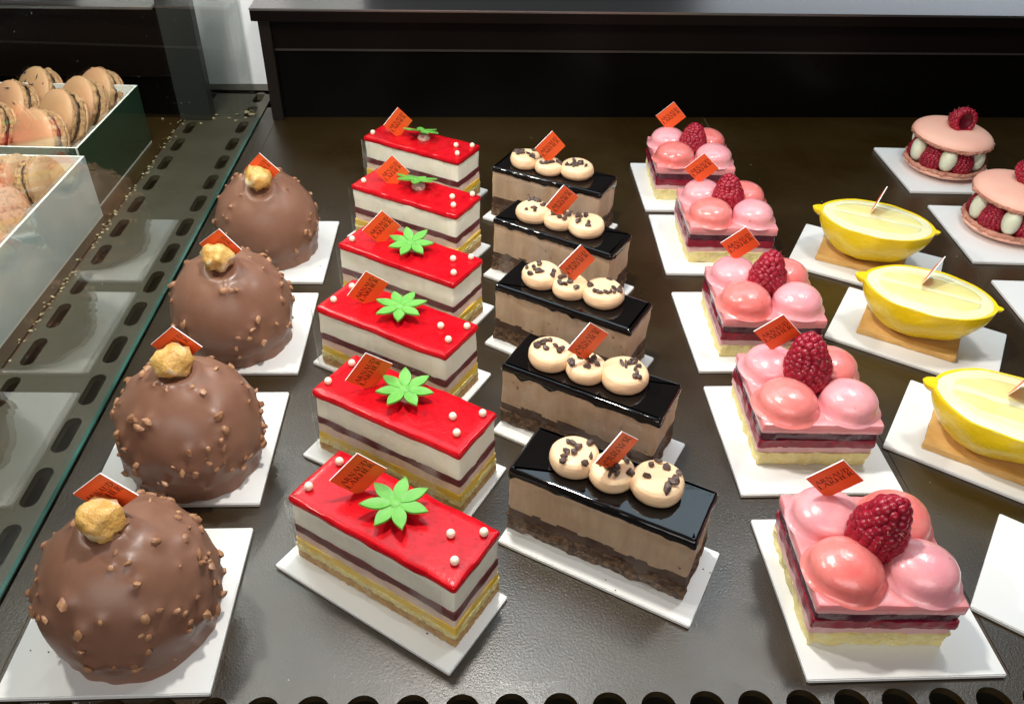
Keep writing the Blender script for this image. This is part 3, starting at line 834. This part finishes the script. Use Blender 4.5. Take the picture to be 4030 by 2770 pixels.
SP_ = [(1.866, 2.695, .03), (1.871, 3.945, .04), (1.836, 5.020, .035), (1.792, 6.307, .032), (1.652, 7.427, .03)]
SB = [(1.958, 2.683, .069), (1.874, 3.866, .067), (1.802, 5.028, .067), (1.744, 6.296, .039), (1.679, 7.398, .052)]
SFL = [(1.522, 2.903, .613, -.041, .798, -.031), (1.515, 4.140, .624, -.085, .796, -.04), (1.502, 5.231, .62, -.013, .75, -.028), (1.416, 6.483, .611, -.092, .837, -.095), (1.307, 7.638, .604, -.03, .767, .02)]
TILT = [(-.10, .06, .0, .0, .97, 1.06), (-.14, .10, .0, .02, 1.0, .98), (-.08, -.05, .01, .01, .90, .92), (-.10, -.10, .02, .0, .88, .86), (-.05, -.05, .02, .0, .88, .78)]
for i in range(5):
    o = make_square(41 + i, TILT[i]); o.location = (SP_[i][0], SP_[i][1], .001); o.rotation_euler = (0, 0, SP_[i][2])
    w_ = nth(i, 5, 'pink square cake')
    tag(o, w_ + ' with four glazed domes around a raspberry', 'mousse cake', 'pink square cakes topped with raspberries')
    board('sq', *SB[i], 'white square board under the ' + w_)
    card(*SFL[i], 'orange card in the left rear dome of the ' + w_)

# ------------------------------------------------------------------ lemon halves
def make_lemon(seed):
    root = empty('lemon_half', (0, 0, 0))
    cz = .40
    def rad(x):
        t = min(1, abs(x) / .462)
        r = .328 * max(0, 1 - t ** 2.2) ** .58
        if x < -.38:
            u = (x + .445) / .075; r = max(r, .058 * math.sqrt(max(0, 1 - u * u)) ** 1.2)
        if x > .40:
            u = (x - .455) / .042; r = max(r, .030 * math.sqrt(max(0, 1 - u * u)))
        return r
    xs = [-.523 + .006 * i for i in range(20)] + [-.40 + .02 * i for i in range(40)] + [.40 + .007 * i for i in range(15)] + [.4995]
    V = []; F = []; n = 26
    for x in xs:
        r = rad(x)
        for k in range(n + 1):
            a = math.pi * k / n
            p = Vector((x, -r * math.cos(a), -r * 1.085 * math.sin(a)))
            p += Vector((0, p.y, p.z)) * .05 * noise.noise(p * 6 + Vector((seed, 0, 0)))
            V.append((p.x, p.y, min(0, p.z) + cz))
    # inner lip
    m = n + 1
    for i in range(len(xs) - 1):
        for k in range(n):
            a = i * m + k; F.append([a, a + 1, a + m + 1, a + m])
    # rim: close the top with the rind's own cut edge
    base = len(V)
    ring_o = [i * m for i in range(len(xs))] + [i * m + n for i in reversed(range(len(xs)))]
    ring_i = []
    for idx in ring_o:
        p = Vector(V[idx]); q = Vector((max(-.432, min(.432, p.x * .94)), p.y * .95, cz - .003)); ring_i.append(len(V)); V.append(q)
    N_ = len(ring_o)
    for i in range(N_):
        j = (i + 1) % N_; F.append([ring_o[i], ring_o[j], ring_i[j], ring_i[i]])
    obj('rind', V, F, M['rind'], root, sharp=50)
    def zs(x, y): return cz + .016 * max(0, 1 - (x / .445) ** 2 - (y / .318) ** 2) + .003 * noise.noise(Vector((x * 9, y * 9, seed)))
    V = [Vector((0, 0, zs(0, 0)))]; F = []; S = 72; RG = 8
    for j in range(1, RG + 1):
        for i in range(S):
            an = 2 * math.pi * i / S; t = j / RG
            x, y = .450 * t * math.cos(an), .322 * t * math.sin(an)
            V.append(Vector((x, y, zs(x, y) - (.006 if j == RG else 0))))
    for i in range(S):
        j = (i + 1) % S; F.append([0, 1 + i, 1 + j])
        for k in range(RG - 1): F.append([1 + k * S + i, 1 + (k + 1) * S + i, 1 + (k + 1) * S + j, 1 + k * S + j])
    obj('pith', V, F, M['pith'], root, sharp=80)
    for sg in (-1, 1):
        V = []; F = []; nx, ny = 30, 6
        for i in range(nx + 1):
            th_ = math.pi * (i / nx); x = -.345 * math.cos(th_); hh_ = .205 * math.sin(th_) ** .8
            for k in range(ny + 1):
                y = .016 + (max(hh_, .002)) * k / ny
                V.append(Vector((x, sg * y, zs(x, y) + (.004 if 0 < k < ny and 0 < i < nx else -.001))))
        for i in range(nx):
            for k in range(ny):
                f = [i * (ny + 1) + k, (i + 1) * (ny + 1) + k, (i + 1) * (ny + 1) + k + 1, i * (ny + 1) + k + 1]
                F.append(f if sg > 0 else f[::-1])
        obj('pulp', V, F, M['pulp'], root, sharp=80)
    layer('biscuit', .70, .46, [(.001, .004), (.006, 0), (.042, 0), (.049, .006)], M['biscuit'], root, .01, .03, .005, 12, seed, .002, 8)
    return root
LP = [(3.005, 6.095, -.385), (3.036, 5.022, -.418), (3.075, 3.775, -.45)]
LB = [(3.031, 6.090, -.465), (3.077, 5.029, -.521), (3.133, 3.834, -.558)]
LN = ['rearmost lemon half', 'middle lemon half', 'nearest lemon half cut by the right edge']
lem0 = make_lemon(1)
for i in range(3):
    o = lem0 if i == 0 else copy_tree(lem0)
    o.location = (LP[i][0], LP[i][1], .001); o.rotation_euler = (0, 0, LP[i][2])
    tag(o, LN[i] + ', glazed and set on a biscuit', 'lemon tart', 'lemon halves on biscuits')
    for c in kids(o):
        if c.name.startswith('biscuit'): c.rotation_euler = (0, 0, LB[i][2] - LP[i][2] + .02); c.location = (-.02, .03, 0)
    board('lem', *LB[i], 'white oblong board under the ' + LN[i].split(' cut')[0])
board('lem', 3.19, 2.60, -.60, 'empty looking white oblong board at the bottom right edge of the view')
LC = [(2.985, 6.20, .405, .22), (3.015, 5.12, .405, .32), (3.09, 3.88, .405, .42)]
for i in range(3):
    x, y, z, lean = LC[i]
    e = Vector((math.sin(lean), -.06, math.cos(lean))).normalized()        # the way the card leans
    d = Vector((x, y, z - CAM_H)).normalized()
    d = (d + e.cross(d) * .05); d = (d - e * d.dot(e)).normalized()
    q = math.pi / 4
    a = e * math.sin(q) + d * math.cos(q); up_ = e * math.cos(q) - d * math.sin(q)
    n = up_.cross(a)
    m = Matrix((a, n, up_)).transposed().to_4x4()
    m.translation = Vector((x, y, z)) - e * .035 + up_ * CH
    c = card(0, 0, 0, 0, 0, 0, 'orange card seen edge-on in the ' + LN[i].split(' cut')[0])
    c.matrix_world = m

# ------------------------------------------------------------------ big raspberry macarons
def shell_prof(r, h):
    pp = [(r * .97, 0)]
    for i in range(1, 15):
        t = i / 14 * math.pi / 2
        pp.append((r * math.cos(t) ** .62 if i < 14 else 0, h * math.sin(t) ** .95))
    return pp
def foot_vf(r, h, seed, seg=110):
    prof = [(r * .55, h * .1), (r * .9, 0), (r * .985, h * .15), (r * 1.005, h * .5), (r * .985, h * .95), (r * .9, h)]
    return revolve(prof, seg, lambda p: p + Vector((p.x, p.y, 0)).normalized() * .020 * (noise.noise(Vector((p.x * 16, p.y * 16, p.z * 10 + seed))) + .7 * noise.noise(Vector((p.x * 40, p.y * 40, p.z * 30 + seed)))) + Vector((0, 0, .012 * noise.noise(Vector((p.x * 22, p.y * 22, seed + 4))))))
def make_bigmac(seed, a0, rasp):
    root = empty('raspberry_macaron', (0, 0, 0))
    Rm = .400
    V, F = revolve(shell_prof(Rm, .085), 72, lambda p: p * (1 + .02 * noise.noise(p * 3 + Vector((seed, 0, 0)))))
    s1 = obj('shell', [(v.x, v.y, .088 - v.z) for v in V], [list(reversed(f)) for f in F], M['shell'], root, sharp=60)
    V2, F2 = foot_vf(Rm, .045, seed); f1 = obj('foot', V2, F2, M['foot'], s1, sharp=70); f1.location = (0, 0, .072)
    V, F = revolve(shell_prof(Rm * .985, .10), 72, lambda p: p * (1 + .02 * noise.noise(p * 3 + Vector((seed + 8, 0, 0)))))
    s2 = obj('shell', V, F, M['shell'], root, sharp=60); s2.location = (-.01, .0, .365); s2.rotation_euler = (R(2), R(2.5), 0)
    V2, F2 = foot_vf(Rm * .985, .045, seed + 3); f2 = obj('foot', V2, F2, M['foot'], s2, sharp=70); f2.location = (0, 0, -.030)
    rr = random.Random(seed)
    for k in range(12):
        a = a0 + 2 * math.pi * k / 12; rad_ = .300
        if k % 2 == 0:
            prof = [(0, 0)]
            for i in range(1, 14):
                t = math.pi * i / 14; prof.append((.079 * math.sin(t) ** .8, .118 - .118 * math.cos(t)))
            prof.append((0, .236))
            V, F = revolve(prof, 24, lambda p: p + Vector((p.x, p.y, 0)) * .12 * noise.noise(p * 8 + Vector((k, 0, 0))))
            d = obj('cream_dollop', V, F, M['whitecream'], root, sharp=80); d.location = (.318 * math.cos(a), .318 * math.sin(a), .108); d.rotation_euler = (rr.uniform(-.08, .08), rr.uniform(-.08, .08), rr.uniform(0, 6))
        else:
            raspberry(root, (.262 * math.cos(a), .262 * math.sin(a), .112), (rr.uniform(-.1, .1), rr.uniform(-.1, .1), rr.uniform(0, 6)), k, (.80, .80, .70))
    raspberry(root, *rasp)
    return root
b1 = make_bigmac(3, R(-112), ((.03, -.075, .545), (R(-98), R(8), R(10)), 0, (.86, .86, .62)))
b1.location = (4.43, 8.01, .001)
tag(b1, 'rear pink macaron with a hollow raspberry facing out on top', 'macaron', 'large raspberry macarons')
b2 = make_bigmac(5, R(-118), ((.03, .10, .50), (R(38), R(30), 0), 1, (.86, .86, .72)))
b2.location = (4.52, 6.745, .001)
tag(b2, 'nearer pink macaron cut by the right edge, an upright raspberry on top', 'macaron', 'large raspberry macarons')
board('mac', 4.417, 7.995, .032, 'white square board under the rear pink macaron')
board('mac', 4.499, 6.666, .008, 'white square board under the nearer pink macaron')
board('mac', 4.535, 5.345, .01, 'white square board showing one corner at the right edge, between lemons and macaron')

# ------------------------------------------------------------------ boxes of small macarons behind the glass
def open_box(name, x0, x1, y0, y1, h, inner, outer, label, flare=.03):
    root = empty(name, (0, 0, 0)); tag(root, label, 'box', 'open boxes of small macarons')
    t = .018; zb = TRAY_Z + .001
    box('base', (x0, x1, y0, y1, zb, zb + t), inner, root)
    def wall(nm, a, b, na):
        # slab from a to b (outer line), thickness t inward (na = inward normal)
        a, b, na = Vector(a), Vector(b), Vector(na)
        V = []
        for z in (zb + t + .001, h):
            for p, k in ((a, 0), (b, 0), (b, 1), (a, 1)):
                q = p + na * t * k; V.append((q.x, q.y, z))
        F = [[0, 1, 5, 4], [1, 2, 6, 5], [2, 3, 7, 6], [3, 0, 4, 7], [4, 5, 6, 7], [3, 2, 1, 0]]
        o = obj(nm, V, F, [outer, inner], root, [0, 1, 1, 1, 1, 1], smooth=False); return o
    wall('side_wall', (x1, y0), (x1, y1), (-1, 0)); wall('side_wall', (x0, y1), (x0, y0), (1, 0))
    wall('side_wall', (x0 + t + .001, y0), (x1 - t - .001, y0), (0, 1)); wall('side_wall', (x1 - t - .001, y1), (x0 + t + .001, y1), (0, -1))
    # clear plastic insert: a sheet with a raised edge
    V = []; F = []; xs = [x0 + .05, x0 + .12, x1 - .22, x1 - .10, x1 - .04]; zs = [h - .03, h - .22, h - .26, h - .05, h - .03]
    n = 14
    for i in range(n + 1):
        y = y0 + .04 + (y1 - y0 - .08) * i / n
        for x, z in zip(xs, zs): V.append((x + .008 * math.sin(i * 2.1), y, z + .012 * math.sin(i * 1.7 + x)))
    for i in range(n):
        for k in range(4): F.append([i * 5 + k, i * 5 + k + 1, i * 5 + 6 + k, i * 5 + 5 + k])
    obj('clear_insert', V, F, M['liner'], root)
    return root
rb = open_box('macaron_box', -5.9, 0, -1.50, 0, .575, M['box_white'], M['box_green'], 'rear open white box with dark green outside, filled with tan macarons')
rb.location = (-3.868, 8.01, 0); rb.rotation_euler = (0, 0, R(2.2))
fb = open_box('macaron_box', -5.2, 0, -2.1, 0, .545, M['box_white'], M['box_blue'], 'nearer open white box with pale blue-grey outside, cut by the left edge')
fb.location = (-3.722, 6.43, 0); fb.rotation_euler = (0, 0, R(2.2))

def make_mac(shell_m, foot_m, seed, petals=False):
    root = empty('macaron', (0, 0, 0))
    r = .280
    V, F = revolve(shell_prof(r, .085), 48, lambda p: p * (1 + .03 * noise.noise(p * 4 + Vector((seed, 0, 0)))))
    for sgn in (1, -1):
        s = obj('shell', [(v.x, v.y, sgn * (v.z + .06)) for v in V], F if sgn > 0 else [list(reversed(f)) for f in F], shell_m, root, sharp=60)
        V2, F2 = foot_vf(r * 1.0, .056, seed + sgn, 90)
        f = obj('foot', V2, F2, foot_m, s, sharp=70); f.location = (0, 0, .016 if sgn > 0 else -.072)
    V3, F3 = revolve([(0, -.022), (r * .88, -.022), (r * .93, 0), (r * .88, .022), (0, .022)], 36)
    obj('filling', V3, F3, M['fill'], root, sharp=60)
    if petals:
        mb = MB(); rr = random.Random(seed)
        for _ in range(16):
            a, q = rr.uniform(0, 6.28), r * rr.uniform(.1, .95)
            p = Vector((q * math.cos(a), q * math.sin(a), .060 + .085 * math.sqrt(max(0, 1 - (q / r) ** 2.6)) + .006))
            l, w = rr.uniform(.02, .05), rr.uniform(.007, .016); d = Euler((rr.uniform(-.5, .5), rr.uniform(-.5, .5), rr.uniform(0, 6.28))).to_quaternion()
            pts = [(-l, 0, 0), (0, -w, .004), (l, 0, .006), (0, w, .004), (0, 0, -.006)]
            mb.add([d @ Vector(v) + p for v in pts], [[0, 1, 2, 3], [0, 4, 1], [1, 4, 2], [2, 4, 3], [3, 4, 0]])
        mb.build('dried_petals', M['petal'], root, smooth=False)
    return root
protos = {}
def small_mac(kind, loc, axis, spin, label, group):
    if kind not in protos:
        a = {'tan': (M['tanshell'], M['tanfoot'], 2, False), 'petal': (M['tanshell'], M['tanfoot'], 4, True), 'dust': (M['spshell'], M['tanfoot'], 6, False), 'peach': (M['pinkshell'], M['tanfoot'], 8, False)}[kind]
        o = protos[kind] = make_mac(*a)
    else: o = copy_tree(protos[kind])
    o.location = loc
    q = Vector(axis).normalized().to_track_quat('Z', 'Y') @ Euler((0, 0, spin)).to_quaternion()
    o.rotation_mode = 'QUATERNION'; o.rotation_quaternion = q
    o.scale = (.86,) * 3 if 'nearer' in group else (1,) * 3
    tag(o, label, 'small macaron', group); return o
AX = (-.50, -.70, .50)
g1 = 'small macarons in the rear box'
names = ['frontmost', 'second', 'third', 'rearmost']
for i, (p, ax) in enumerate([((-4.42, 7.02, .40), (-.42, -.80, .42)), ((-4.38, 7.40, .44), AX), ((-4.33, 7.74, .44), AX), ((-4.30, 8.06, .42), AX)]):
    small_mac('tan', p, ax, i * 1.3, 'plain tan macaron, %s in the right row of the rear box' % names[i], g1)
names = ['frontmost', 'middle', 'rearmost']
for i, (p, ax) in enumerate([((-4.98, 7.22, .38), AX), ((-4.95, 7.62, .42), AX), ((-4.90, 8.02, .42), AX)]):
    small_mac('petal', p, ax, i * 1.7, 'tan macaron with dark blue petals, %s in the left row of the rear box' % names[i], g1)
g2 = 'small macarons in the nearer box'
small_mac('dust', (-4.02, 6.20, .37), (.96, -.05, .25), .4, 'speckled tan macaron standing at the back corner of the nearer box', g2)
small_mac('dust', (-4.24, 6.21, .37), (.97, -.02, .20), 2.2, 'speckled macaron leaning behind the one at the back corner of the nearer box', g2)
small_mac('tan', (-4.56, 6.22, .37), (.96, -.10, .22), 3.0, 'plain tan macaron at the left edge along the back wall of the nearer box', g2)
small_mac('peach', (-4.20, 5.78, .33), (.62, -.30, .70), 1.0, 'peach speckled macaron lying lowest at the left edge of the view', g2)
small_mac('dust', (-4.18, 5.36, .32), (.62, -.30, .70), 4.0, 'dark speckled macaron partly cut off at the left edge, nearest the viewer', g2)

# ------------------------------------------------------------------ light
wd = bpy.data.worlds.new('World'); sc.world = wd; wd.use_nodes = True
bg = wd.node_tree.nodes['Background']; bg.inputs['Color'].default_value = (.95, .97, 1.0, 1); bg.inputs['Strength'].default_value = .045
def area(name, loc, target, sx, sy, power, col):
    l = bpy.data.lights.new(name, 'AREA'); l.shape = 'RECTANGLE'; l.size = sx; l.size_y = sy; l.energy = power; l.color = col
    o = link(bpy.data.objects.new(name, l)); o.location = loc
    o.rotation_euler = (Vector(target) - Vector(loc)).to_track_quat('-Z', 'Y').to_euler()
    return o
area('case_lamp', (-3.9, 4.05, 5.0), (-1.6, 4.0, 0), .32, .32, 195, (1, .95, .87))
area('case_lamp', (-.3, 4.05, 5.0), (.6, 4.0, 0), .32, .32, 215, (1, .95, .87))
area('case_lamp', (3.2, 5.2, 5.0), (3.4, 5.4, 0), .6, .6, 90, (1, .95, .87))
area('case_strip_light', (-3.3, 6.6, 4.4), (-4.6, 6.8, 0), 2.4, .22, 230, (1, .955, .89))
area('ceiling_light', (1.0, 8.2, 9.0), (.6, 3.5, 0), 15, 4, 540, (.68, .88, 1.0))
area('front_fill_light', (0, -5.5, 6.5), (0, 4.5, 0), 10, 5, 540, (1, .97, .93))  # unseen fill added behind the camera to brighten the front faces
area('far_window', (8, 19, 3.2), (5, 9, 1.2), 8, 2.0, 100, (.80, .89, 1.0))
